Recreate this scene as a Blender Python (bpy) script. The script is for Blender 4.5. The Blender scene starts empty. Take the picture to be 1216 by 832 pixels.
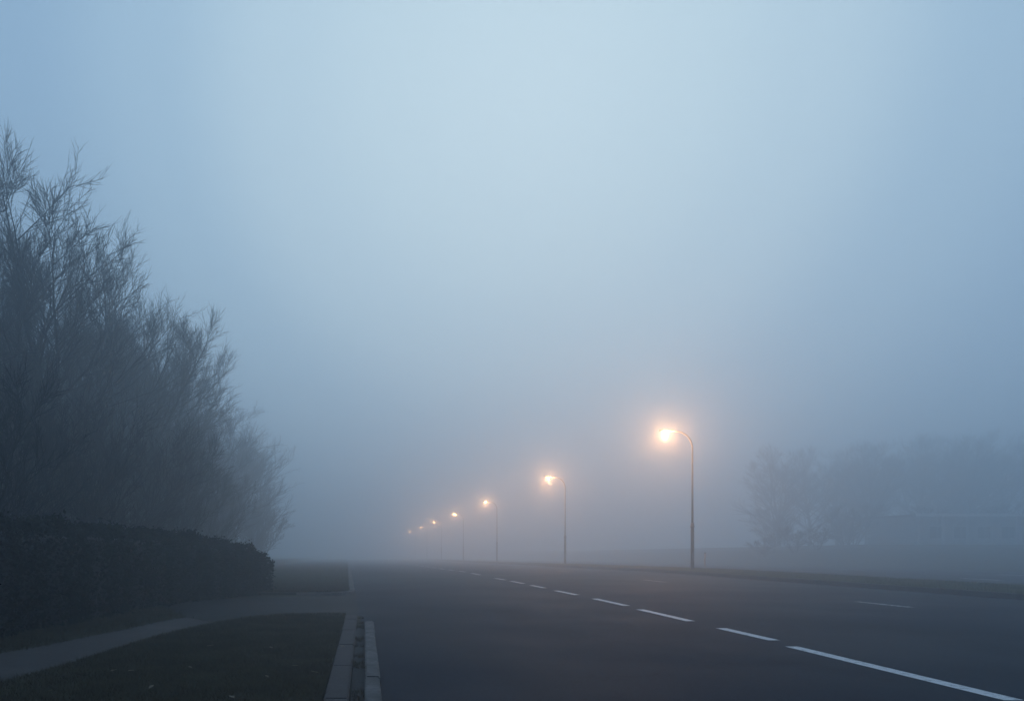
import bpy, bmesh, math, random
import numpy as np
from mathutils import Vector, Matrix

# ---------------------------------------------------------------- camera, sky, sun, exposure
S = bpy.context.scene
C = S.collection
HCAM, FPX = 1.25, 946.0
cam_d = bpy.data.cameras.new("camera"); cam = bpy.data.objects.new("camera", cam_d); C.objects.link(cam)
cam.location = (0, 0, HCAM); cam.rotation_euler = (math.radians(90), 0, 0)
cam_d.sensor_width = 36; cam_d.lens = FPX / 1216 * 36
cam_d.shift_x = (608 - 412) / 1216; cam_d.shift_y = (651 - 416) / 1216
cam_d.clip_start = 0.05; cam_d.clip_end = 5000
S.camera = cam

SUN_EL, SUN_AZ = math.radians(29), math.radians(13)      # bright patch of the overcast, ahead and a little right
W = bpy.data.worlds.new("World"); S.world = W; W.use_nodes = True
nt = W.node_tree; nt.nodes.clear()
def N(t, kind, **kw):
    n = t.nodes.new(kind)
    for k, v in kw.items(): setattr(n, k, v)
    return n
out = N(nt, 'ShaderNodeOutputWorld')
sky = N(nt, 'ShaderNodeTexSky', sky_type='NISHITA', sun_disc=False)
sky.sun_elevation = SUN_EL; sky.sun_rotation = SUN_AZ; sky.dust_density = 1; sky.air_density = 1.0
bg1 = N(nt, 'ShaderNodeBackground'); bg1.inputs['Strength'].default_value = 0.006
nt.links.new(sky.outputs[0], bg1.inputs[0])
tc = N(nt, 'ShaderNodeTexCoord')
gd = Vector((math.sin(SUN_AZ) * math.cos(SUN_EL), math.cos(SUN_AZ) * math.cos(SUN_EL), math.sin(SUN_EL)))
dot = N(nt, 'ShaderNodeVectorMath', operation='DOT_PRODUCT'); dot.inputs[1].default_value = gd
nt.links.new(tc.outputs['Generated'], dot.inputs[0])
rmp = N(nt, 'ShaderNodeValToRGB')
def ramp(r, stops):
    e = r.color_ramp.elements
    while len(e) > 1: e.remove(e[-1])
    e[0].position, e[0].color = stops[0][0], (*stops[0][1], 1)
    for p, c in stops[1:]:
        k = e.new(p); k.color = (*c, 1)
SKYSTOPS = [(0.0, (.13, .22, .38)), (0.50, (.30, .47, .74)), (0.76, (.26, .415, .61)), (0.86, (.285, .45, .62)), (0.92, (.37, .545, .69)), (0.965, (.51, .68, .78)), (0.99, (.56, .73, .81)), (1.0, (.57, .74, .82))]
ramp(rmp, SKYSTOPS)
rmp.color_ramp.interpolation = 'EASE'
nt.links.new(dot.outputs['Value'], rmp.inputs[0])
# faint unevenness of the cloud deck
nz = N(nt, 'ShaderNodeTexNoise'); nz.inputs['Scale'].default_value = 2.2; nz.inputs['Detail'].default_value = 3
nt.links.new(tc.outputs['Generated'], nz.inputs['Vector'])
mr = N(nt, 'ShaderNodeMapRange'); mr.inputs['To Min'].default_value = .97; mr.inputs['To Max'].default_value = 1.03
nt.links.new(nz.outputs[0], mr.inputs[0])
bg2 = N(nt, 'ShaderNodeBackground'); nt.links.new(rmp.outputs[0], bg2.inputs[0]); nt.links.new(mr.outputs[0], bg2.inputs[1])
add = N(nt, 'ShaderNodeAddShader')
nt.links.new(bg1.outputs[0], add.inputs[0]); nt.links.new(bg2.outputs[0], add.inputs[1]); nt.links.new(add.outputs[0], out.inputs[0])

sl = bpy.data.lights.new("sun", 'SUN'); sl.energy = 0.06; sl.angle = math.radians(40); sl.color = (1, .95, .88)
so = bpy.data.objects.new("sun", sl); C.objects.link(so)
so.rotation_euler = (-gd).to_track_quat('-Z', 'Y').to_euler()

S.view_settings.view_transform = 'Standard'; S.view_settings.look = 'None'
S.view_settings.exposure = 0.0; S.view_settings.gamma = 1; S.view_settings.use_curve_mapping = False
S.render.engine = 'CYCLES'
cy = S.cycles
cy.use_denoising = True
cy.max_bounces = 6; cy.diffuse_bounces = 2; cy.glossy_bounces = 2; cy.volume_bounces = 3; cy.transmission_bounces = 2
cy.sample_clamp_indirect = 4.0
FOG = 0.0147

# ---------------------------------------------------------------- helpers
rng = np.random.default_rng(7); random.seed(7)
def G(px, py, h=0.0):
    """a point measured on the photograph's ground -> metres (x right of the camera, y ahead)"""
    y = (HCAM - h) * FPX / (py - 651.0)
    return ((px - 412.0) * y / FPX, y)
def ss(a, b, x):
    t = np.clip((np.asarray(x, float) - a) / (b - a), 0, 1); return t * t * (3 - 2 * t)
def gz(x, y):
    """ground level: the road falls gently ahead, a grass bank rises beyond the opposite road"""
    y = np.asarray(y, float)
    d = -0.0092 * np.clip(y - 42, 0, 185)
    return d + ss(38, 58, x) * 2.2 * ss(28, 95, y) + 0.35 * ss(-4.5, -9, x)

def mesh_obj(name, V, F, mats, parent=None, smooth=False, midx=None):
    me = bpy.data.meshes.new(name)
    if isinstance(F, np.ndarray):
        V = np.asarray(V, dtype=np.float32)
        me.vertices.add(len(V)); me.vertices.foreach_set('co', V.ravel())
        k = F.shape[1]
        me.loops.add(F.size); me.loops.foreach_set('vertex_index', F.astype(np.int32).ravel())
        me.polygons.add(len(F)); me.polygons.foreach_set('loop_start', np.arange(0, F.size, k, dtype=np.int32))
        me.update(calc_edges=True)
    else:
        me.from_pydata([tuple(map(float, v)) for v in V], [], F); me.update()
    for m in (mats if isinstance(mats, (list, tuple)) else [mats]): me.materials.append(m)
    if smooth: me.polygons.foreach_set('use_smooth', np.ones(len(me.polygons), dtype=bool))
    o = bpy.data.objects.new(name, me); C.objects.link(o)
    if parent: o.parent = parent
    return o
def bm_obj(name, bm, mat, parent=None, smooth=False):
    bmesh.ops.recalc_face_normals(bm, faces=bm.faces)
    me = bpy.data.meshes.new(name); bm.to_mesh(me); bm.free()
    me.materials.append(mat)
    if smooth: me.polygons.foreach_set('use_smooth', np.ones(len(me.polygons), dtype=bool))
    o = bpy.data.objects.new(name, me); C.objects.link(o)
    if parent: o.parent = parent
    return o
def tag(o, label=None, cat=None, group=None, kind=None):
    for k, v in (('label', label), ('category', cat), ('group', group), ('kind', kind)):
        if v: o[k] = v
    return o
def empty(name, loc, rz=0.0):
    o = bpy.data.objects.new(name, None); C.objects.link(o); o.location = loc; o.rotation_euler.z = rz
    o.empty_display_size = .2
    return o
def copy_tree(o, parent=None):
    c = o.copy(); C.objects.link(c); c.parent = parent
    for ch in list(o.children): copy_tree(ch, c)
    return c
def box_bm(bm, x0, x1, y0, y1, z0, z1, bevel=0.0):
    r = bmesh.ops.create_cube(bm, size=1.0)
    for v in r['verts']:
        v.co = Vector(((x0 + x1) / 2 + v.co.x * (x1 - x0), (y0 + y1) / 2 + v.co.y * (y1 - y0), (z0 + z1) / 2 + v.co.z * (z1 - z0)))
    if bevel:
        es = list({e for v in r['verts'] for e in v.link_edges})
        bmesh.ops.bevel(bm, geom=es, offset=bevel, segments=2, affect='EDGES', profile=.5)
def sweep(bm, pts, rad, n=8, cap=True):
    """continuous tapered tube along a polyline"""
    pts = [Vector(p) for p in pts]; rings = []
    for i, p in enumerate(pts):
        t = (pts[min(i + 1, len(pts) - 1)] - pts[max(i - 1, 0)]).normalized()
        a = Vector((0, 1, 0)) if abs(t.y) < .9 else Vector((1, 0, 0))
        u = t.cross(a).normalized(); w = t.cross(u)
        rings.append([bm.verts.new(p + (u * math.cos(2 * math.pi * k / n) + w * math.sin(2 * math.pi * k / n)) * rad[i]) for k in range(n)])
    for a, b in zip(rings, rings[1:]):
        for k in range(n): bm.faces.new((a[k], a[(k + 1) % n], b[(k + 1) % n], b[k]))
    if cap: bm.faces.new(rings[0]); bm.faces.new(rings[-1])

# ---------------------------------------------------------------- materials
def mat(name, c1, c2=None, scale=5.0, rough=.8, bump=0.0, bscale=None, c3=None, s3=.6, t3=(.5, .7), metallic=0.0, detail=6, spec=.5):
    m = bpy.data.materials.new(name); m.use_nodes = True
    t = m.node_tree; p = t.nodes['Principled BSDF']
    p.inputs['Roughness'].default_value = rough; p.inputs['Metallic'].default_value = metallic
    p.inputs['Specular IOR Level'].default_value = spec
    co = N(t, 'ShaderNodeTexCoord')
    col = None
    if c2 is None: p.inputs['Base Color'].default_value = (*c1, 1)
    else:
        n = N(t, 'ShaderNodeTexNoise'); n.inputs['Scale'].default_value = scale; n.inputs['Detail'].default_value = detail; n.inputs['Roughness'].default_value = .65
        t.links.new(co.outputs['Object'], n.inputs['Vector'])
        r = N(t, 'ShaderNodeValToRGB'); ramp(r, [(.34, c1), (.66, c2)]); t.links.new(n.outputs[0], r.inputs[0])
        col = r.outputs[0]
        if c3 is not None:
            n3 = N(t, 'ShaderNodeTexNoise'); n3.inputs['Scale'].default_value = s3; n3.inputs['Detail'].default_value = 5
            t.links.new(co.outputs['Object'], n3.inputs['Vector'])
            r3 = N(t, 'ShaderNodeMapRange'); r3.inputs['From Min'].default_value = t3[0]; r3.inputs['From Max'].default_value = t3[1]
            t.links.new(n3.outputs[0], r3.inputs[0])
            mx = N(t, 'ShaderNodeMix', data_type='RGBA'); t.links.new(r3.outputs[0], mx.inputs[0]); t.links.new(col, mx.inputs[6]); mx.inputs[7].default_value = (*c3, 1)
            col = mx.outputs[2]
        t.links.new(col, p.inputs['Base Color'])
    if bump:
        nb = N(t, 'ShaderNodeTexNoise'); nb.inputs['Scale'].default_value = bscale or scale * 3; nb.inputs['Detail'].default_value = 5
        t.links.new(co.outputs['Object'], nb.inputs['Vector'])
        b = N(t, 'ShaderNodeBump'); b.inputs['Strength'].default_value = bump; b.inputs['Distance'].default_value = .02
        t.links.new(nb.outputs[0], b.inputs['Height']); t.links.new(b.outputs[0], p.inputs['Normal'])
    return m
def asphalt(name, base=.021, tint=(.52, .93, 1.45), wet=.62):
    m = bpy.data.materials.new(name); m.use_nodes = True
    t = m.node_tree; p = t.nodes['Principled BSDF']; p.inputs['Specular IOR Level'].default_value = .03; co = N(t, 'ShaderNodeTexCoord')
    mp = N(t, 'ShaderNodeMapping'); mp.inputs['Scale'].default_value = (1, .12, 1); t.links.new(co.outputs['Object'], mp.inputs[0])
    n1 = N(t, 'ShaderNodeTexNoise'); n1.inputs['Scale'].default_value = .9; n1.inputs['Detail'].default_value = 5; t.links.new(mp.outputs[0], n1.inputs['Vector'])
    n2 = N(t, 'ShaderNodeTexNoise'); n2.inputs['Scale'].default_value = 55; n2.inputs['Detail'].default_value = 4; t.links.new(co.outputs['Object'], n2.inputs['Vector'])
    n3 = N(t, 'ShaderNodeTexNoise'); n3.inputs['Scale'].default_value = .35; n3.inputs['Detail'].default_value = 6; t.links.new(co.outputs['Object'], n3.inputs['Vector'])
    r1 = N(t, 'ShaderNodeMapRange'); r1.inputs['From Min'].default_value = .3; r1.inputs['From Max'].default_value = .7; r1.inputs['To Min'].default_value = .82; r1.inputs['To Max'].default_value = 1.15; t.links.new(n1.outputs[0], r1.inputs[0])
    r2 = N(t, 'ShaderNodeMapRange'); r2.inputs['From Min'].default_value = .3; r2.inputs['From Max'].default_value = .7; r2.inputs['To Min'].default_value = .6; r2.inputs['To Max'].default_value = 1.4; t.links.new(n2.outputs[0], r2.inputs[0])
    mu = N(t, 'ShaderNodeMath', operation='MULTIPLY'); t.links.new(r1.outputs[0], mu.inputs[0]); t.links.new(r2.outputs[0], mu.inputs[1])
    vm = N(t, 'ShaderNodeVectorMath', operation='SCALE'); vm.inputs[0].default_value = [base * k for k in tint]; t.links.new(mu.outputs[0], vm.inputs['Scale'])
    # thin cracks
    v = N(t, 'ShaderNodeTexVoronoi', feature='DISTANCE_TO_EDGE'); v.inputs['Scale'].default_value = .28
    nd = N(t, 'ShaderNodeTexNoise'); nd.inputs['Scale'].default_value = 1.7; nd.inputs['Detail'].default_value = 6; t.links.new(co.outputs['Object'], nd.inputs['Vector'])
    ma = N(t, 'ShaderNodeVectorMath', operation='MULTIPLY_ADD'); t.links.new(nd.outputs['Color'], ma.inputs[0]); ma.inputs[1].default_value = (1.6, 1.6, 0); t.links.new(co.outputs['Object'], ma.inputs[2])
    t.links.new(ma.outputs[0], v.inputs['Vector'])
    rc = N(t, 'ShaderNodeMapRange'); rc.inputs['From Min'].default_value = 0; rc.inputs['From Max'].default_value = .006; rc.inputs['To Min'].default_value = .55; rc.inputs['To Max'].default_value = 1; t.links.new(v.outputs['Distance'], rc.inputs[0])
    vm2 = N(t, 'ShaderNodeVectorMath', operation='SCALE'); t.links.new(vm.outputs[0], vm2.inputs[0]); t.links.new(rc.outputs[0], vm2.inputs['Scale'])
    t.links.new(vm2.outputs[0], p.inputs['Base Color'])
    rr = N(t, 'ShaderNodeMapRange'); rr.inputs['From Min'].default_value = .35; rr.inputs['From Max'].default_value = .65; rr.inputs['To Min'].default_value = wet; rr.inputs['To Max'].default_value = wet + .15; t.links.new(n3.outputs[0], rr.inputs[0])
    t.links.new(rr.outputs[0], p.inputs['Roughness'])
    b = N(t, 'ShaderNodeBump'); b.inputs['Strength'].default_value = .35; b.inputs['Distance'].default_value = .006; t.links.new(n2.outputs[0], b.inputs['Height']); t.links.new(b.outputs[0], p.inputs['Normal'])
    return m
def paint(name, cov):
    """road paint worn through to the asphalt; cov = share that is left"""
    m = bpy.data.materials.new(name); m.use_nodes = True
    t = m.node_tree; p = t.nodes['Principled BSDF']; co = N(t, 'ShaderNodeTexCoord')
    n = N(t, 'ShaderNodeTexNoise'); n.inputs['Scale'].default_value = 14; n.inputs['Detail'].default_value = 8; n.inputs['Roughness'].default_value = .75
    t.links.new(co.outputs['Object'], n.inputs['Vector'])
    r = N(t, 'ShaderNodeValToRGB'); ramp(r, [(max(.0, .62 - cov * .5), (.05, .05, .055)), (min(1, .74 - cov * .4), (.62, .62, .6))]); t.links.new(n.outputs[0], r.inputs[0])
    t.links.new(r.outputs[0], p.inputs['Base Color']); p.inputs['Roughness'].default_value = .6
    return m
M = dict(
    grass=mat('grass_soil', (.022, .021, .011), (.046, .044, .022), 3, .95, .8, 40, c3=(.05, .042, .028), s3=.8, spec=.1),
    blade=mat('grass_blade', (.044, .034, .013), (.076, .058, .026), 2.2, .8, c3=(.09, .075, .042), s3=1.1, t3=(.5, .75), spec=.2),
    dry=mat('dry_grass_blade', (.11, .105, .05), (.2, .18, .095), 2.2, .85, c3=(.08, .09, .045), s3=.7, spec=.2),
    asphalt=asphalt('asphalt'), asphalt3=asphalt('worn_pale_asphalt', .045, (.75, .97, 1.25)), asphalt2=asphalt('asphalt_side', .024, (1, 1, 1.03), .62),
    path=mat('path_gravel', (.017, .014, .0135), (.036, .031, .029), 18, .9, .5, 70, c3=(.05, .045, .04), s3=.9),
    paint=paint('road_paint', .62), worn=paint('worn_road_paint', .36),
    kerb=mat('kerb_concrete', (.1, .092, .085), (.175, .163, .152), 9, .9, .6, 60, c3=(.07, .066, .058), s3=2.2, t3=(.48, .72), spec=.2),
    edging=mat('edging_concrete', (.027, .022, .021), (.05, .042, .04), 12, .9, .6, 60, c3=(.04, .036, .03), s3=1.6),
    dirt=mat('dirt', (.012, .011, .01), (.03, .026, .022), 15, .95, .6, 60),
    bark=mat('bark', (.014, .012, .012), (.035, .03, .028), 7, .95, .6, 25, spec=.1),
    twig=mat('twig_bark', (.010, .010, .014), (.02, .019, .026), 3, .9, spec=.1),
    hedge=mat('hedge_leaf', (.007, .009, .006), (.018, .02, .011), 2.5, .85, c3=(.024, .019, .013), s3=1.5, t3=(.55, .8), spec=.2),
    pole=mat('galvanised_pole', (.07, .072, .075), (.11, .112, .115), 6, .6, spec=.3),
    head=mat('lamp_housing', (.12, .12, .125), (.17, .17, .175), 8, .5),
    wall=mat('building_render', (.2, .2, .2), (.28, .28, .275), 2, .9),
    pale=mat('pale_fascia', (.55, .56, .56), (.68, .68, .67), 2, .7),
    roof=mat('roof_felt', (.06, .06, .065), (.1, .1, .105), 3, .9),
    glass=mat('dark_glass', (.02, .024, .03), None, rough=.1),
    frame=mat('window_frame_paint', (.3, .3, .3), (.36, .36, .36), 3, .6),
    leaf=mat('fallen_leaf', (.13, .1, .065), (.24, .19, .13), 12, .8),
    post=mat('post_paint', (.5, .5, .48), (.62, .62, .6), 5, .6),
)
em = bpy.data.materials.new('lamp_glow'); em.use_nodes = True
_p = em.node_tree.nodes['Principled BSDF']; _p.inputs['Base Color'].default_value = (.8, .7, .5, 1)
_p.inputs['Emission Color'].default_value = (1, .58, .2, 1); _p.inputs['Emission Strength'].default_value = 30

# ---------------------------------------------------------------- ground and roads
def sheet(name, x0, x1, ys, h, m, nx=2, skirt=0.0):
    """strip between two x edges (numbers or functions of y) following the ground; optional vertical sides"""
    f = lambda e, y: float(e(y)) if callable(e) else float(e)
    V, F = [], []
    for y in ys:
        a, b = f(x0, y), f(x1, y)
        row = [a + (b - a) * i / (nx - 1) for i in range(nx)]
        if skirt:
            V.append((a, y, float(gz(a, y)) + h - skirt))
        for x in row: V.append((x, y, float(gz(x, y)) + h))
        if skirt: V.append((b, y, float(gz(b, y)) + h - skirt))
    k = nx + (2 if skirt else 0)
    for j in range(len(ys) - 1):
        for i in range(k - 1): F.append((j * k + i, j * k + i + 1, (j + 1) * k + i + 1, (j + 1) * k + i))
    if skirt:
        F.append(tuple(range(k))[::-1]); F.append(tuple((len(ys) - 1) * k + i for i in range(k)))
    return mesh_obj(name, V, F, m)
xs = np.unique(np.concatenate([np.linspace(-600, -60, 14), np.linspace(-60, -12, 9), np.linspace(-12, 0, 13), np.linspace(0, 36, 7), np.linspace(36, 50, 15), np.linspace(50, 140, 10), np.linspace(140, 600, 10)]))
ys = np.unique(np.concatenate([np.linspace(-600, -40, 12), np.linspace(-40, 60, 41), np.linspace(60, 300, 49), np.linspace(300, 640, 9)]))
X, Y = np.meshgrid(xs, ys); Z = gz(X, Y)
nxs = len(xs); idx = np.arange(len(xs) * len(ys)).reshape(len(ys), nxs)
F = np.stack([idx[:-1, :-1], idx[:-1, 1:], idx[1:, 1:], idx[1:, :-1]], -1).reshape(-1, 4)
tag(mesh_obj('ground', np.stack([X, Y, Z], -1).reshape(-1, 3), F, M['grass']), kind='structure')

YR = [-60, -30, -10, 0, 10, 20, 30, 36, 39, 42, 45, 48, 54, 60, 80, 100, 140, 180, 220, 227, 234, 300, 400, 600]
XM0, XM1 = 16.3, 20.4                                    # the grass median
tag(sheet('road', .24, XM0 + .05, YR, .010, M['asphalt'], 6), kind='structure')
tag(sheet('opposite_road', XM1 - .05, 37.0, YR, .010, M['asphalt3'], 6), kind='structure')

def poly(name, pts, h, m, thick=0.0, res=0):
    bm = bmesh.new()
    vs = [bm.verts.new((x, y, float(gz(x, y)) + h)) for x, y in pts]
    f = bm.faces.new(vs)
    if f.normal.z < 0: f.normal_flip()
    bm.normal_update()
    if thick:
        r = bmesh.ops.extrude_face_region(bm, geom=[f])
        for v in [e for e in r['geom'] if isinstance(e, bmesh.types.BMVert)]: v.co.z -= thick
    bmesh.ops.triangulate(bm, faces=[f for f in bm.faces if len(f.verts) > 4])
    return bm_obj(name, bm, m)
side = [(.30, 14.6), G(411, 731), G(345, 731.5), G(300, 735), G(262, 741), G(222, 733), G(205, 726), G(186, 719), (-4.6, 18.2), (-3.9, 18.9), G(250, 711.5), G(300, 709.5), G(360, 708), (-.25, 20.9), (.05, 21.3), (.30, 21.9)]
tag(poly('side_road', side, .006, M['asphalt2']), kind='structure')
path = [G(262, 741), G(220, 750), G(180, 760.5), G(135, 775), G(90, 790), G(45, 803), G(0, 815), (-3.3, 5.5), (-3.6, 2), (-4.0, -8), (-5.3, -8), (-4.95, 2), (-4.55, 6.5), G(0, 776), G(50, 767.5), G(100, 757), G(150, 747.5), G(190, 738), G(222, 733)]
tag(poly('path', path, .008, M['path']), kind='structure')
LH = .075
lawn_near = [G(411, 731), G(345, 731.5), G(300, 735), G(262, 741), G(220, 750), G(180, 760.5), G(135, 775), G(90, 790), G(45, 803), G(0, 815), (-3.3, 5.5), (-3.6, 2), (-4.0, -8), (-.55, -8), (-.2, 6.5), (-.12, 10)]
tag(poly('lawn', lawn_near, .045, M['grass'], .06), kind='structure')
YF = [21.4, 21.7, 22.2, 23, 25, 28, 32, 36, 40, 44, 50, 60, 80, 110, 150, 200]
def fx1(y): return .08 - .5 * max(0, (22.4 - y)) ** 1.6
tag(sheet('lawn', lambda y: -2.3 - max(0, min(1, (y - 21.4) / 2)) * 3.0, fx1, YF, .07, M['grass'], 4, .09), kind='structure')
YM = [-60, -20, 0] + list(np.arange(5, 60, 3.0)) + [60, 70, 80, 100, 130, 160, 190, 227, 300, 400]
tag(sheet('median', XM0 + .18, XM1 - .18, YM, .14, M['grass'], 3, .16), kind='structure')

# kerbs
def kerb_stones(name, pts_a, pts_b, top, m, L=.915, jit=.004):
    """row of separate kerb stones between two edges given as (x at y) functions"""
    bm = bmesh.new(); y = pts_a[0]
    fa, fb = pts_b
    y0, y1 = pts_a
    while y < y1 - .05:
        e = min(y + L, y1); d = random.uniform(-jit, jit) * 2; t = random.uniform(-jit, jit)
        a0, b0, a1, b1 = fa(y) + d, fb(y) + d, fa(e) + d, fb(e) + d
        g0, g1 = float(gz(a0, y)), float(gz(a1, e))
        s = len(bm.verts); g = .006
        vs = [bm.verts.new(v) for v in ((a0, y + g, g0 - .05), (b0, y + g, g0 - .05), (b1, e - g, g1 - .05), (a1, e - g, g1 - .05),
                                       (a0, y + g, g0 + top + t), (b0 - .012, y + g, g0 + top + t), (b1 - .012, e - g, g1 + top + t), (a1, e - g, g1 + top + t))]
        fs = [bm.faces.new([vs[i] for i in q]) for q in ((4, 5, 6, 7), (0, 1, 5, 4), (1, 2, 6, 5), (2, 3, 7, 6), (3, 0, 4, 7))]
        es = [ed for ed in fs[0].edges]
        bmesh.ops.bevel(bm, geom=es, offset=.014, segments=2, affect='EDGES')
        y = e
    return bm_obj(name, bm, m)
lin = lambda y0, a, y1, b: (lambda y: a + (b - a) * (y - y0) / (y1 - y0))
tag(kerb_stones('kerb', (-8, 12.75), (lin(6.2, .145, 12.7, .275), lin(6.2, .29, 12.7, .43)), .095, M['kerb'], 1.9), kind='structure')
tag(kerb_stones('kerb', (-8, 14.4), (lin(6.2, -.19, 14.6, -.02), lin(6.2, .02, 14.6, .2)),   .05, M['edging'], 1.8, .003), kind='structure')
tag(sheet('gutter', lin(6.2, .02, 14.6, .2), lin(6.2, .148, 12.7, .278), [-8, -4, 0, 4, 8, 12.6], .014, M['dirt']), kind='structure')
tag(kerb_stones('kerb', (22.3, 150), (lambda y: .08, lambda y: .23), .10, M['kerb']), kind='structure')
tag(kerb_stones('kerb', (-30, 230), (lambda y: XM0, lambda y: XM0 + .18), .15, M['edging']), kind='structure')
tag(kerb_stones('kerb', (-30, 230), (lambda y: XM1 - .18, lambda y: XM1), .15, M['edging']), kind='structure')
bm = bmesh.new(); box_bm(bm, -1.35, -.42, 21.22, 21.36, -.03, .075, .012)
for k in range(8):       # the rounded corner of the far lawn
    a0, a1 = k / 8, (k + 1) / 8
    p = lambda a: (-.42 + .57 * math.sin(a * math.pi / 2), 22.28 - .98 * math.cos(a * math.pi / 2))
    (xa, ya), (xb, yb) = p(a0), p(a1)
    d = Vector((yb - ya, -(xb - xa), 0)).normalized() * .07
    vs = [bm.verts.new(v) for v in ((xa - d.x, ya - d.y, -.03), (xa + d.x, ya + d.y, -.03), (xb + d.x, yb + d.y, -.03), (xb - d.x, yb - d.y, -.03),
                                   (xa - d.x, ya - d.y, .09), (xa + d.x, ya + d.y, .085), (xb + d.x, yb + d.y, .085), (xb - d.x, yb - d.y, .09))]
    for q in ((4, 5, 6, 7), (0, 1, 5, 4), (1, 2, 6, 5), (2, 3, 7, 6), (3, 0, 4, 7)): bm.faces.new([vs[i] for i in q])
tag(bm_obj('kerb', bm, M['kerb']), kind='structure')

# painted lane lines
def dashes(name, segs, m, w=.15):
    V, F = [], []
    for (xa, ya, xb, yb) in segs:
        n = 4
        for i in range(n + 1):
            t = i / n; x, y = xa + (xb - xa) * t, ya + (yb - ya) * t
            V += [(x - w / 2, y, float(gz(x, y)) + .016), (x + w / 2, y, float(gz(x, y)) + .016)]
        b = len(V) - 2 * (n + 1)
        F += [(b + 2 * i, b + 2 * i + 1, b + 2 * i + 3, b + 2 * i + 2) for i in range(n)]
    return tag(mesh_obj(name, V, F, m), kind='structure')
px_segs = [((1204, 833), (940, 768.5)), ((919, 761), (856, 746.5)), ((820, 738), (760, 724)), ((744, 719.5), (706, 711)), ((685, 706.5), (660, 701.3)),
           ((647, 698.3), (631, 695)), ((622, 693), (607, 690)), ((600, 688.6), (588, 686.6))]
segs = []
for a, b in px_segs:
    (xa, ya), (xb, yb) = G(*a), G(*b); segs.append((xa, ya, xb, yb))
y = 37.5
while y < 120: segs.append((6.27, y, 6.27, y + 2.6)); y += 4.6
dashes('lane_marking', segs, M['paint'], .165)
dashes('lane_marking', [(11.9, 16.8, 11.9, 18.6), (11.75, 29.4, 11.75, 31.5), (11.75, 42, 11.75, 44), (11.75, 54, 11.75, 56)], M['worn'], .15)
dashes('lane_marking', [(25.6, 31.2, 25.6, 33.2), (25.4, 43.0, 25.4, 45.2), (25.4, 55, 25.4, 57.2), (25.4, 67, 25.4, 69.2), (31.2, 36, 31.2, 38.2), (31.2, 48, 31.2, 50.5), (31.2, 60, 31.2, 62.5)], M['paint'], .18)

# ---------------------------------------------------------------- grass
def in_poly(P, pts):
    x, y = P[:, 0], P[:, 1]; r = np.zeros(len(P), bool); n = len(pts)
    for i in range(n):
        x0, y0 = pts[i]; x1, y1 = pts[(i + 1) % n]
        c = ((y0 > y) != (y1 > y)); r ^= c & (x < (x1 - x0) * (y - y0) / ((y1 - y0) or 1e-9) + x0)
    return r
def blades(P, base, hmin, hmax, w):
    n = len(P); th = rng.uniform(0, 2 * np.pi, n); hh = rng.uniform(hmin, hmax, n); ln = rng.normal(0, .55, (n, 2)) * hh[:, None]
    ww = w * rng.uniform(.6, 1.3, n); d = np.stack([np.cos(th), np.sin(th)], 1) * ww[:, None]
    b = base - .004
    A = np.stack([P[:, 0] - d[:, 0], P[:, 1] - d[:, 1], b], 1); B = np.stack([P[:, 0] + d[:, 0], P[:, 1] + d[:, 1], b], 1)
    T = np.stack([P[:, 0] + ln[:, 0], P[:, 1] + ln[:, 1], b + hh], 1)
    return np.stack([A, B, T], 1).reshape(-1, 3)
vs = []
def scatter(x0, x1, y0, y1, n, pts=None, excl=None):
    P = np.stack([rng.uniform(x0, x1, n), rng.uniform(y0, y1, n)], 1)
    if pts is not None: P = P[in_poly(P, pts)]
    for e in (excl or []): P = P[~in_poly(P + rng.normal(0, .05, P.shape), e)]
    return P
P = scatter(-3.5, .1, 5.5, 15, 110000, lawn_near); vs.append(blades(P, np.full(len(P), .045), .02, .06, .0035))
P = scatter(-12, -2.5, 7, 20, 90000, None, [path, side, lawn_near]); vs.append(blades(P, gz(P[:, 0], P[:, 1]), .03, .11, .005))
P = scatter(-5, .05, 0, 1, 90000); P[:, 1] = 21.6 + 85 * P[:, 1] ** 2.2; P = P[P[:, 0] < np.array([fx1(y) for y in P[:, 1]]) - .02]; vs.append(blades(P, gz(P[:, 0], P[:, 1]) + .07, .02, .08, .006))
P = scatter(XM0 + .16, XM1 - .16, 14, 70, 90000); dryv = blades(P, gz(P[:, 0], P[:, 1]) + .14, .03, .1, .008)
# weeds creeping into the gutter between edging and kerb
P = scatter(0, .32, 5.5, 14.2, 6000); P = P[(P[:, 0] > (.02 + (P[:, 1] - 6.2) * .0214)) & (P[:, 0] < .14 + (P[:, 1] - 6.2) * .02)]
P = P[(np.sin(P[:, 1] * 3.1) + np.sin(P[:, 1] * 7.7) > .5)]; vs.append(blades(P, np.full(len(P), .014), .02, .06, .004))
gv = np.concatenate(vs)
tag(mesh_obj('grass', dryv, np.arange(len(dryv)).reshape(-1, 3), M['dry']), 'dry olive grass along the top of the median', 'grass', kind='stuff')
tag(mesh_obj('grass', gv, np.arange(len(gv)).reshape(-1, 3), M['blade']), 'short dark grass on the near lawn and verges', 'grass', kind='stuff')

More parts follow.
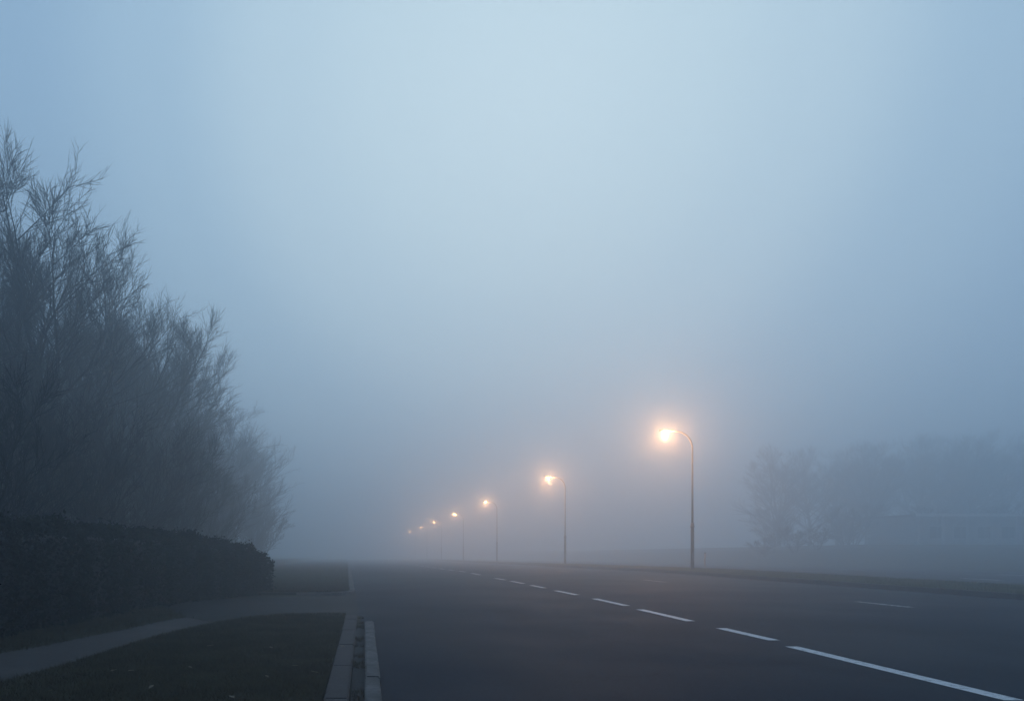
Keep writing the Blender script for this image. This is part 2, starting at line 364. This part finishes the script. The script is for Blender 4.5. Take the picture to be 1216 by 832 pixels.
leaf_px = [(135, 798), (156, 798), (226, 794), (317, 805), (350, 792), (275, 830), (407, 766), (180, 818), (374, 800), (322, 770), (250, 768), (60, 822)]
for i, (px, py) in enumerate(leaf_px):
    x, y = G(px, py, .07)
    onk = px == 407
    bm = bmesh.new(); s = random.uniform(.026, .042)
    ring = [(0, -1.1), (.35, -.6), (.6, 0), (.35, .55), (0, 1.2), (-.35, .55), (-.6, 0), (-.35, -.6)]
    mid = [bm.verts.new((0, yy * s, .12 * s)) for yy in (-.6, 0, .55)]
    rv = [bm.verts.new((xx * s, yy * s, (.35 * abs(xx)) * s + random.uniform(0, .3) * s)) for xx, yy in ring]
    for q in ((rv[0], rv[1], mid[0]), (rv[1], rv[2], mid[1], mid[0]), (rv[2], rv[3], mid[2], mid[1]), (rv[3], rv[4], mid[2]), (rv[4], rv[5], mid[2]), (rv[5], rv[6], mid[1], mid[2]), (rv[6], rv[7], mid[0], mid[1]), (rv[7], rv[0], mid[0])): bm.faces.new(q)
    o = bm_obj('fallen_leaf', bm, M['leaf'])
    o.location = (x, y, .058 if onk else .085); o.rotation_euler = (random.uniform(-.3, .3), random.uniform(-.3, .3), random.uniform(0, 6.28))
    if onk: tag(o, 'pale fallen leaf lying on the brown edging strip beside the kerb', 'leaf')
    else: tag(o, 'small pale fallen leaf lying on the near lawn', 'leaf', 'fallen leaves on the near lawn')

# ---------------------------------------------------------------- trees
def tubes(segs, n=3):
    """many loose tapered twigs (p0, p1, r0, r1) as one vertex and face array"""
    P0 = np.array([s[0] for s in segs]); P1 = np.array([s[1] for s in segs]); R0 = np.array([s[2] for s in segs]); R1 = np.array([s[3] for s in segs])
    t = P1 - P0; t /= np.linalg.norm(t, axis=1, keepdims=True) + 1e-9
    a = np.where(np.abs(t[:, 2:3]) < .9, np.array([[0, 0, 1.]]), np.array([[1., 0, 0]]))
    u = np.cross(t, a); u /= np.linalg.norm(u, axis=1, keepdims=True) + 1e-9; w = np.cross(t, u)
    V = []
    for P, R in ((P0, R0), (P1, R1)):
        for k in range(n):
            c, s = math.cos(2 * math.pi * k / n), math.sin(2 * math.pi * k / n)
            V.append(P + (u * c + w * s) * R[:, None])
    V = np.stack(V, 1).reshape(-1, 3); b = np.arange(len(segs))[:, None] * 2 * n
    F = np.concatenate([np.stack([b[:, 0] + k, b[:, 0] + (k + 1) % n, b[:, 0] + n + (k + 1) % n, b[:, 0] + n + k], 1) for k in range(n)])
    return V, F
def unit(v): return v / (np.linalg.norm(v) + 1e-9)
def grow(p, d, L, n, r0, r1, up, wob, R):
    """polyline of n segments"""
    pts = [np.array(p, float)]; d = unit(np.array(d, float)); rad = [r0]
    for i in range(n):
        d = unit(d + np.array([0, 0, up]) + R.normal(0, wob, 3)); pts.append(pts[-1] + d * L / n); rad.append(r0 + (r1 - r0) * (i + 1) / n)
    return pts, rad, d
def bare_tree(name, H, spread, low, nb, seed, ns=12, nt=8, stems=1, twig_r=.0075):
    """trunk + limbs as one part, all finer branches and twigs as the crown"""
    R = np.random.default_rng(seed); root = empty(name, (0, 0, 0)); bm = bmesh.new(); segs = []
    ga = 0.0; stem_list = []
    if stems > 1:
        for st in range(stems):
            stem_list.append((np.array([.25 * math.cos(2.4 * st), .25 * math.sin(2.4 * st), -.15]), unit(np.array([math.cos(2.4 * st), math.sin(2.4 * st), 2.2])),
                              H * (1 if st == 0 else R.uniform(.65, .95)), .0088 * H, nb // stems, low))
    else: stem_list.append((np.array([0, 0, -.15]), np.array([0, 0, 1.0]), H, .0135 * H, nb, low))
    k_ = 0
    while k_ < len(stem_list):
        p0, d0, Hs, rt, nbs, lw = stem_list[k_]; k_ += 1
        tp, tr, _ = grow(p0, d0, Hs * .93, 14, rt, rt * .1, .05, .045, R)
        if k_ == 1 and stems == 1:      # the trunk forks into a few steep leaders
            for q in range(4):
                i = int(R.integers(3, 6)); a_ = q * 1.57 + R.uniform(-.4, .4); inc = math.radians(R.uniform(20, 33))
                stem_list.append((tp[i], np.array([math.cos(a_) * math.sin(inc), math.sin(a_) * math.sin(inc), math.cos(inc)]), H * (.95 - i / 14) * R.uniform(.8, .98), tr[i] * .62, 11, .12))
        if p0[2] < 0: tr[0] *= 1.5; tr[1] *= 1.05
        sweep(bm, tp, tr, 9)
        TP = np.array(tp)
        for b in range(nbs):
            f = lw + (1 - lw) * ((b + R.uniform(0, .8)) / nbs) ** 1.15
            f = min(f, .96); k = f * 14; i = int(k); p = TP[i] + (TP[i + 1] - TP[i]) * (k - i)
            ga += 2.399 + R.normal(0, .35)
            g = (f - lw) / (1 - lw)
            inc = math.radians(50 - 20 * g + R.normal(0, 7))
            d = np.array([math.cos(ga) * math.sin(inc), math.sin(ga) * math.sin(inc), math.cos(inc)])
            L = (.35 * H + .6 * Hs if stems == 1 else H) * spread * (1 if k_ == 1 or stems > 1 else .8) * (.55 + .75 * math.sin(math.pi * min(1, g * .8 + .22))) * (1 - .3 * g) * R.uniform(.75, 1.25)
            r = max(.016, tr[i] * R.uniform(.42, .6))
            bp, br, _ = grow(p, d, L, 8, r, .006, .025, .05, R)
            sweep(bm, bp, br, 5)
            BP = np.array(bp)
            for s in range(ns):
                q = .18 + .8 * (s + R.uniform(0, .7)) / ns; kk = q * 8; j = min(7, int(kk)); pp = BP[j] + (BP[j + 1] - BP[j]) * (kk - j)
                ax = unit(BP[j + 1] - BP[j]); side_ = unit(np.cross(ax, R.normal(0, 1, 3))); d2 = unit(ax * .9 + side_ * .62 + np.array([0, 0, .12]))
                L2 = L * (.46 - .24 * q) * R.uniform(.7, 1.3) + .25
                sp, sr, _ = grow(pp, d2, L2, 4, max(.009, .55 * br[j]), twig_r, .035, .06, R)
                for c in range(4): segs.append((sp[c], sp[c + 1], sr[c], sr[c + 1]))
                for w in range(nt):
                    q3 = .12 + .86 * (w + R.uniform(0, .8)) / nt; k3 = q3 * 4; j3 = min(3, int(k3)); p3 = sp[j3] + (sp[j3 + 1] - sp[j3]) * (k3 - j3)
                    ax3 = unit(sp[j3 + 1] - sp[j3]); d3 = unit(ax3 * .9 + unit(np.cross(ax3, R.normal(0, 1, 3))) * .55 + np.array([0, 0, .12]))
                    L3 = R.uniform(.3, .75) * (.5 + H / 30)
                    e = p3 + d3 * L3 * .55; d4 = unit(d3 + R.normal(0, .09, 3) + np.array([0, 0, .05])); e2 = e + d4 * L3 * .45
                    segs.append((p3, e, twig_r, twig_r * .8)); segs.append((e, e2, twig_r * .8, twig_r * .45))
                    for z_ in ((0,) if stems == 1 else (0, 1)):
                        d5 = unit(d4 + R.normal(0, .32, 3) + np.array([0, 0, .08])); st_ = p3 + (e - p3) * R.uniform(.3, .95)
                        segs.append((st_, st_ + d5 * L3 * R.uniform(.25, .5), twig_r * .75, twig_r * .4))
    bm_obj('trunk', bm, M['bark'], root, True)
    V, F = tubes(segs); mesh_obj('crown', V, F, M['twig'], root)
    return root
T = [bare_tree('bare_tree', 15.0, .33, .16, 26, 11), bare_tree('bare_tree', 15.0, .35, .14, 28, 23), bare_tree('bare_tree', 15.0, .31, .2, 24, 37), bare_tree('bare_tree', 15.0, .35, .12, 28, 51)]
SH = [bare_tree('bare_shrub', 5.0, .34, .06, 36, 71, 9, 6, 4, .007), bare_tree('bare_shrub', 5.0, .40, .05, 36, 83, 9, 6, 4, .007)]
used = set()
def plant(proto, x, y, H, H0, rz, label, cat, group, sx=1.0):
    o = proto if id(proto) not in used else copy_tree(proto)
    used.add(id(proto))
    s = H / H0; o.location = (x, y, float(gz(x, y))); o.scale = (s * sx, s * sx, s); o.rotation_euler.z = rz
    return tag(o, label, cat, group)
GL = 'bare winter trees massed behind the hedge'; BACK = 'dim bare tree standing in the mass deep behind the front row'
#        proto  x      y     H     rot  label
left = [(1, -12.2, 19.5, 12.6, .4, 'tall near bare tree whose branch tips reach in at the left edge'),
        (0, -10.6, 29.0, 15.0, 1.1, 'tall bare tree with clear upright forked stem, highest of the wooded slope'),
        (3, -10.2, 36.0, 14.2, 2.0, 'bare tree just right of the tall forked one, spiky crown'),
        (2, -10.4, 42.5, 14.6, 3.3, 'narrow bare tree halfway down the sloping line of crowns'),
        (1, -11.4, 51.0, 14.8, 4.4, 'misty bare tree with wide twiggy crown, second last before the faint one'),
        (3, -12.0, 62.0, 14.2, 5.3, 'hazy rounded bare tree closing the dark mass on its road side'),
        (1, -9.6, 82.0, 13.0, .9, 'faintest bare tree, pale low crown in the fog beyond the hedge end'),
        (3, -11.4, 75.0, 14.0, 2.9, 'pale bare tree in the gap between the dark mass and the faintest tree'),
        (2, -14.5, 24.0, 15.0, .2, BACK), (3, -15.0, 32.0, 15.6, 1.5, BACK), (1, -15.5, 40.0, 15.0, 2.9, BACK), (0, -14.6, 48.0, 14.6, 3.7, BACK),
        (2, -15, 57.0, 14.5, 4.9, BACK), (1, -14.5, 70.0, 13.8, 5.7, BACK), (3, -20, 36.0, 15.2, .7, BACK), (0, -21, 46.0, 15, 1.9, BACK),
        (1, -21, 27.0, 15.4, 2.6, BACK), (2, -22, 60.0, 14.5, 3.0, BACK), (3, -14.5, 92, 12.5, 4.1, BACK)]
for k, x, y, H, rz, lb in left: plant(T[k], x, y, H, 15.0, rz, lb, 'tree', GL, 1.25 if y > 70 else 1.0)
GS = 'bare shrubs under the trees'; SB = 'dark leafless shrub crowded under the trees behind the hedge'
shr = [(-7.6, 15.5, 4.4), (-8.5, 19, 5.5), (-7.4, 22.5, 5.0), (-7.6, 26.5, 6), (-7.2, 30.5, 5.6), (-8.0, 34, 6.4), (-7.6, 39, 6), (-8.2, 44, 6.4), (-8.6, 50, 6.2), (-9.4, 56, 6.4), (-10.0, 64, 6), (-8.6, 72, 6), (-8.8, 80, 6.4), (-9.6, 87, 6.4),
       (-11.5, 23.5, 6.5), (-12, 27, 6.5), (-12, 31.5, 7), (-12, 36.5, 7), (-12, 42, 7), (-12.5, 18, 5.5), (-12, 48, 7), (-12, 55, 7), (-16.5, 28, 7), (-17, 35, 7), (-9.4, 26.4, 6), (-13, 36.6, 7), (-19, 53, 7), (-21, 60, 7)]
for i, (x, y, H) in enumerate(shr): plant(SH[i % 2], x, y, H, 5.0, i * 1.37, SB, 'shrub', GS, .95)

# trees and bushes on the bank across the road
GR = 'faint trees on the bank across the road'; RB = 'very faint bare tree behind the low building across the road'
right = [(1, 64, 118, 14.5, .3, 'dim bare tree left of the low building, past the nearest lamp'), (3, 72, 124, 15, 1.2, 'dim bare tree between the low building and the one nearer the lamp'),
         (0, 80, 130, 15.5, 2.2, RB), (2, 86, 131, 17, 3, RB), (1, 93, 130, 18, 4, RB), (3, 101, 131, 18.5, 5, RB), (0, 108, 130, 19, .6, RB), (1, 116, 131, 19, 1.8, RB), (3, 90, 138, 18, 2.8, RB), (2, 104, 139, 19, 3.9, RB), (0, 122, 130, 19, 4.6, RB),
         (1, 97, 124, 16.5, 2.3, RB), (3, 112, 124, 17, .2, RB), (2, 81, 123, 15.5, 5.1, RB), (2, 130, 135, 19, 1.1, RB)]
for k, x, y, H, rz, lb in right: plant(T[k], x, y, H, 15.0, rz, lb, 'tree', GR, 1.25)
GB = 'dark bushes at the foot of the bank'
for i, (x, y, H, lb) in enumerate([(46, 88, 2.4, 'low dark bush at the bank foot, nearest the lamp'), (49, 87, 3.0, 'dark rounded bush below the dim tree across the road, middle one of the bank bushes'),
                               (52, 88, 2.6, 'dark bush on the building side of the bank bushes')]):
    plant(SH[i % 2], x, y, H, 5.0, i * 2.1, lb, 'bush', GB, 1.5)

for i in range(17):
    x = 56 + i * 4.3 + random.uniform(-1.2, 1.2); y = 108 + random.uniform(-5, 9)
    plant(SH[i % 2], x, y, random.uniform(3.6, 6.2), 5.0, i * 1.9, 'blurred shrub among the faint trees on the far bank', 'shrub', 'shrubs among the faint trees on the bank', 1.35)

# ---------------------------------------------------------------- hedge
hx = [(-8.4, -8), (-6.6, 4), (-5.75, 9), (-5.35, 12), (-5.0, 15), (-4.4, 18.8), (-3.55, 20.8), (-2.75, 22.4)]
htop = [1.58, 1.59, 1.6, 1.6, 1.6, 1.56, 1.4, 1.08]
def hp(t):
    k = min(t, .99999) * (len(hx) - 1); i = int(k); f = k - i
    return np.array([hx[i][0] + (hx[i + 1][0] - hx[i][0]) * f, hx[i][1] + (hx[i + 1][1] - hx[i][1]) * f]), htop[i] + (htop[i + 1] - htop[i]) * f
hroot = empty('hedge', (hx[0][0], hx[0][1], 0))
off = np.array([hx[0][0], hx[0][1], 0.0])
bm = bmesh.new(); rings = []
for j in range(61):
    t = j / 60; p, h = hp(t); q, _ = hp(min(1, t + .01)); q0, _ = hp(max(0, t - .01)); d = (q - q0) / np.linalg.norm(q - q0); n = np.array([-d[1], d[0]])
    ring = []
    for (u, v) in ((-.42, -.1), (-.46, .4), (-.44, .8), (-.3, .93), (0, .97), (.3, .93), (.44, .8), (.46, .4), (.42, -.1)):
        jj = 1 + .06 * math.sin(j * 2.3 + u * 9) + random.uniform(-.03, .03)
        xy = p + n * (u * 1.02 * jj) - off[:2]
        ring.append(bm.verts.new((xy[0], xy[1], v * h * .93 * (1 + .02 * math.sin(j * 1.1)) + float(gz(p[0], p[1])))))
    rings.append(ring)
for a, b in zip(rings, rings[1:]):
    for k in range(8): bm.faces.new((a[k], a[k + 1], b[k + 1], b[k]))
bm.faces.new(rings[0]); bm.faces.new(rings[-1])
bm_obj('stems', bm, M['dirt'], hroot)
n = 75000; V = np.zeros((n, 4, 3))
t_ = rng.beta(1.6, 1.0, n); hu = rng.uniform(0, 1, n)
for i in range(n):
    p, h = hp(t_[i]); q, _ = hp(min(1, t_[i] + .01)); q0, _ = hp(max(0, t_[i] - .01)); d = (q - q0) / np.linalg.norm(q - q0); nn = np.array([-d[1], d[0]])
    a = hu[i]; # around the section: near side, top, far side
    if a < .5: v = a / .5; u = -.56 + .14 * max(0, v - .8) / .2
    elif a < .75: u, v = -.5 + (a - .5) / .25 * 1.0, 1.0
    else: v = (1 - a) / .25; u = .56 - .14 * max(0, v - .8) / .2
    lump = .10 * math.sin(t_[i] * 70) + .07 * math.sin(t_[i] * 163 + 1) + .05 * math.sin(v * 9 + t_[i] * 40)
    u *= 1 + lump + random.gauss(0, .06); hh = v * h * (1 + .35 * lump) * (1 + random.gauss(0, .02))
    if random.random() < .05 and v > .9: hh += random.uniform(0, .13)
    c = np.array([p[0] + nn[0] * u * 1.25, p[1] + nn[1] * u * 1.25, hh + float(gz(p[0], p[1]))]) - off
    if t_[i] > .99 or random.random() < .03:
        c = c * 1.0
    A = rng.normal(0, 1, 3); A /= np.linalg.norm(A); B = np.cross(A, rng.normal(0, 1, 3)); B /= np.linalg.norm(B) + 1e-9
    s = random.uniform(.018, .036)
    V[i] = [c - A * s * 1.4, c + B * s * .7, c + A * s * 1.4, c - B * s * .7]
# the road end of the hedge
ne = 3500; pE, hE = hp(1); E = np.zeros((ne, 4, 3))
for i in range(ne):
    u = random.uniform(-.6, .6); v = random.random(); c = np.array([pE[0] + .48 * u * 1.2, pE[1] - .3 * 0 - .85 * u * .9, v * hE * (1 - .25 * abs(u))]) + rng.normal(0, .05, 3) + np.array([.1, .1, 0]) - off
    A = rng.normal(0, 1, 3); A /= np.linalg.norm(A); B = np.cross(A, rng.normal(0, 1, 3)); B /= np.linalg.norm(B) + 1e-9; s = random.uniform(.018, .036)
    E[i] = [c - A * s * 1.4, c + B * s * .7, c + A * s * 1.4, c - B * s * .7]
V = np.concatenate([V, E]).reshape(-1, 3)
mesh_obj('foliage', V, np.arange(len(V)).reshape(-1, 4), M['hedge'], hroot)
tag(hroot, 'long dark clipped hedge below the trees, dropping at its road end', 'hedge')

# ---------------------------------------------------------------- street lamps
LAMP_H = 7.5
def make_lamp():
    root = empty('street_lamp', (0, 0, 0))
    bm = bmesh.new(); sweep(bm, [(0, 0, -.1), (0, 0, 2.5), (0, 0, 2.58), (0, 0, 2.62)], [.088, .084, .08, .058], 14); bm_obj('base_section', bm, M['pole'], root, True)
    bm = bmesh.new(); box_bm(bm, -.05, .05, -.108, -.075, .55, 1.05, .008); bm_obj('access_door', bm, M['head'], root)
    bm = bmesh.new(); sweep(bm, [(0, 0, 2.36), (0, 0, 2.38), (0, 0, 2.46), (0, 0, 2.48)], [.089, .1, .1, .089], 14); bm_obj('collar', bm, M['pole'], root, True)
    pts = [(0, 0, 2.6)] + [(0, 0, z) for z in (4, 5.4, 6.55)]; rad = [.058, .05, .044, .04]
    for k in range(1, 10):
        a = k / 9 * math.pi / 2 * .96; pts.append((-.85 * (1 - math.cos(a)), 0, 6.55 + .9 * math.sin(a))); rad.append(.04 - k * .001)
    pts.append((-1.08, 0, 7.47)); rad.append(.03)
    bm = bmesh.new(); sweep(bm, pts, rad, 10); bm_obj('pole', bm, M['pole'], root, True)
    # cobra head: tapered housing with a bowl underneath
    bm = bmesh.new()
    sec = [(-.98, .05, .035, .045), (-1.12, .09, .06, .05), (-1.35, .135, .085, .045), (-1.6, .13, .07, .04), (-1.76, .06, .03, .03)]
    rings = []
    for (x, w, up, dn) in sec:
        rings.append([bm.verts.new((x, w * math.cos(2 * math.pi * k / 12), 7.5 + (up if math.sin(2 * math.pi * k / 12) > 0 else dn) * math.sin(2 * math.pi * k / 12))) for k in range(12)])
    for a, b in zip(rings, rings[1:]):
        for k in range(12): bm.faces.new((a[k], a[(k + 1) % 12], b[(k + 1) % 12], b[k]))
    bm.faces.new(rings[0]); bm.faces.new(rings[-1])
    hd = bm_obj('lamp_head', bm, M['head'], root, True)
    bm = bmesh.new(); bmesh.ops.create_uvsphere(bm, u_segments=16, v_segments=10, radius=1)
    for v in bm.verts: v.co = Vector((-1.42 + v.co.x * .2, v.co.y * .11, 7.465 + v.co.z * .095))
    bm_obj('diffuser', bm, em, hd, True)
    ld = bpy.data.lights.new('lamp_light', 'POINT'); ld.energy = 1500; ld.color = (1, .46, .19); ld.shadow_soft_size = .08
    lo = bpy.data.objects.new('lamp_light', ld); C.objects.link(lo); lo.parent = root; lo.location = (-1.42, 0, 7.25)
    return root
lamp0 = make_lamp()
dxs = [380, 240, 165, 128, 104, 88, 75]
lab = ['street lamp with lit orange head, nearest and tallest of the row', 'second street lamp from the nearest, pole still readable in fog', 'third street lamp from the nearest, its pole almost lost in fog',
       'fourth street lamp, fogged glow halfway down the receding row', 'fifth street lamp, small glow third from the far end', 'sixth street lamp, tiny glow next to the far end', 'farthest street lamp, faintest glow at the end of the row']
for i, d in enumerate(dxs):
    y = 42.2 * 380 / d; o = lamp0 if i == 0 else copy_tree(lamp0)
    o.location = (18.3, y, float(gz(18.3, y)) + .14 - .14)
    tag(o, lab[i], 'street lamp', 'street lamps along the grass median')

# pale marker post on the far side of the median
mp_ = empty('marker_post', (19.6, 43.6, float(gz(19.6, 43.6)) + .12))
bm = bmesh.new(); sweep(bm, [(0, 0, -.05), (0, 0, .86), (0, 0, .9)], [.05, .05, .03], 10); bm_obj('post', bm, M['post'], mp_, True)
bm = bmesh.new(); sweep(bm, [(0, 0, .9), (0, 0, .915), (0, 0, .93)], [.056, .056, .03], 10); bm_obj('cap', bm, M['kerb'], mp_, True)
tag(mp_, 'short pale marker post on the median beside the nearest lamp', 'marker post')

# ---------------------------------------------------------------- low building on the bank
bx, by = 74.0, 100.0; bz = float(gz(77, 100))
B = empty('low_building', (bx, by, bz)); Wd, Dp, Hh = 29.0, 10.0, 3.7
bm = bmesh.new(); box_bm(bm, -1.6, Wd, 1.6, Dp, -.6, Hh - .003); bm_obj('wall', bm, M['wall'], B)
bm = bmesh.new(); box_bm(bm, -2.4, Wd + .6, .15, Dp + .5, Hh, Hh + .22); rf = bm_obj('roof', bm, M['roof'], B)
bm = bmesh.new(); box_bm(bm, -2.5, Wd + .7, -.02, .147, Hh - .08, Hh + .3, .01); bm_obj('fascia', bm, M['pale'], rf)
for k in range(10):
    x = -2.0 + k * 3.05
    bm = bmesh.new(); box_bm(bm, x - .11, x + .11, .2, .42, -.6, Hh - .003, .01); bm_obj('column', bm, M['frame'], B)
for k in range(8):
    x = .2 + k * 3.05
    bm = bmesh.new(); box_bm(bm, x, x + 2.0, 1.52, 1.597, .85, 2.45); w = bm_obj('window', bm, M['frame'], B)
    bm = bmesh.new()
    for q in (0, 1): box_bm(bm, x + .08 + q * .96, x + .96 + q * .96, 1.5, 1.517, .93, 2.37)
    bm_obj('pane', bm, M['glass'], w)
tag(B, 'low flat-roofed building with pale fascia and columns on the bank', 'building')

# ---------------------------------------------------------------- fog
hz = bpy.data.materials.new('fog_air'); hz.use_nodes = True
t = hz.node_tree; t.nodes.clear(); o_ = N(t, 'ShaderNodeOutputMaterial'); pv = N(t, 'ShaderNodeVolumePrincipled')
pv.inputs['Color'].default_value = (.82, .925, 1, 1); pv.inputs['Density'].default_value = FOG; pv.inputs['Anisotropy'].default_value = .72
t.links.new(pv.outputs[0], o_.inputs['Volume'])
bm = bmesh.new(); box_bm(bm, -640, 640, -640, 680, -3.2, 22.5)
tag(bm_obj('haze', bm, hz), 'blue morning fog lying over the road', 'fog', kind='stuff')
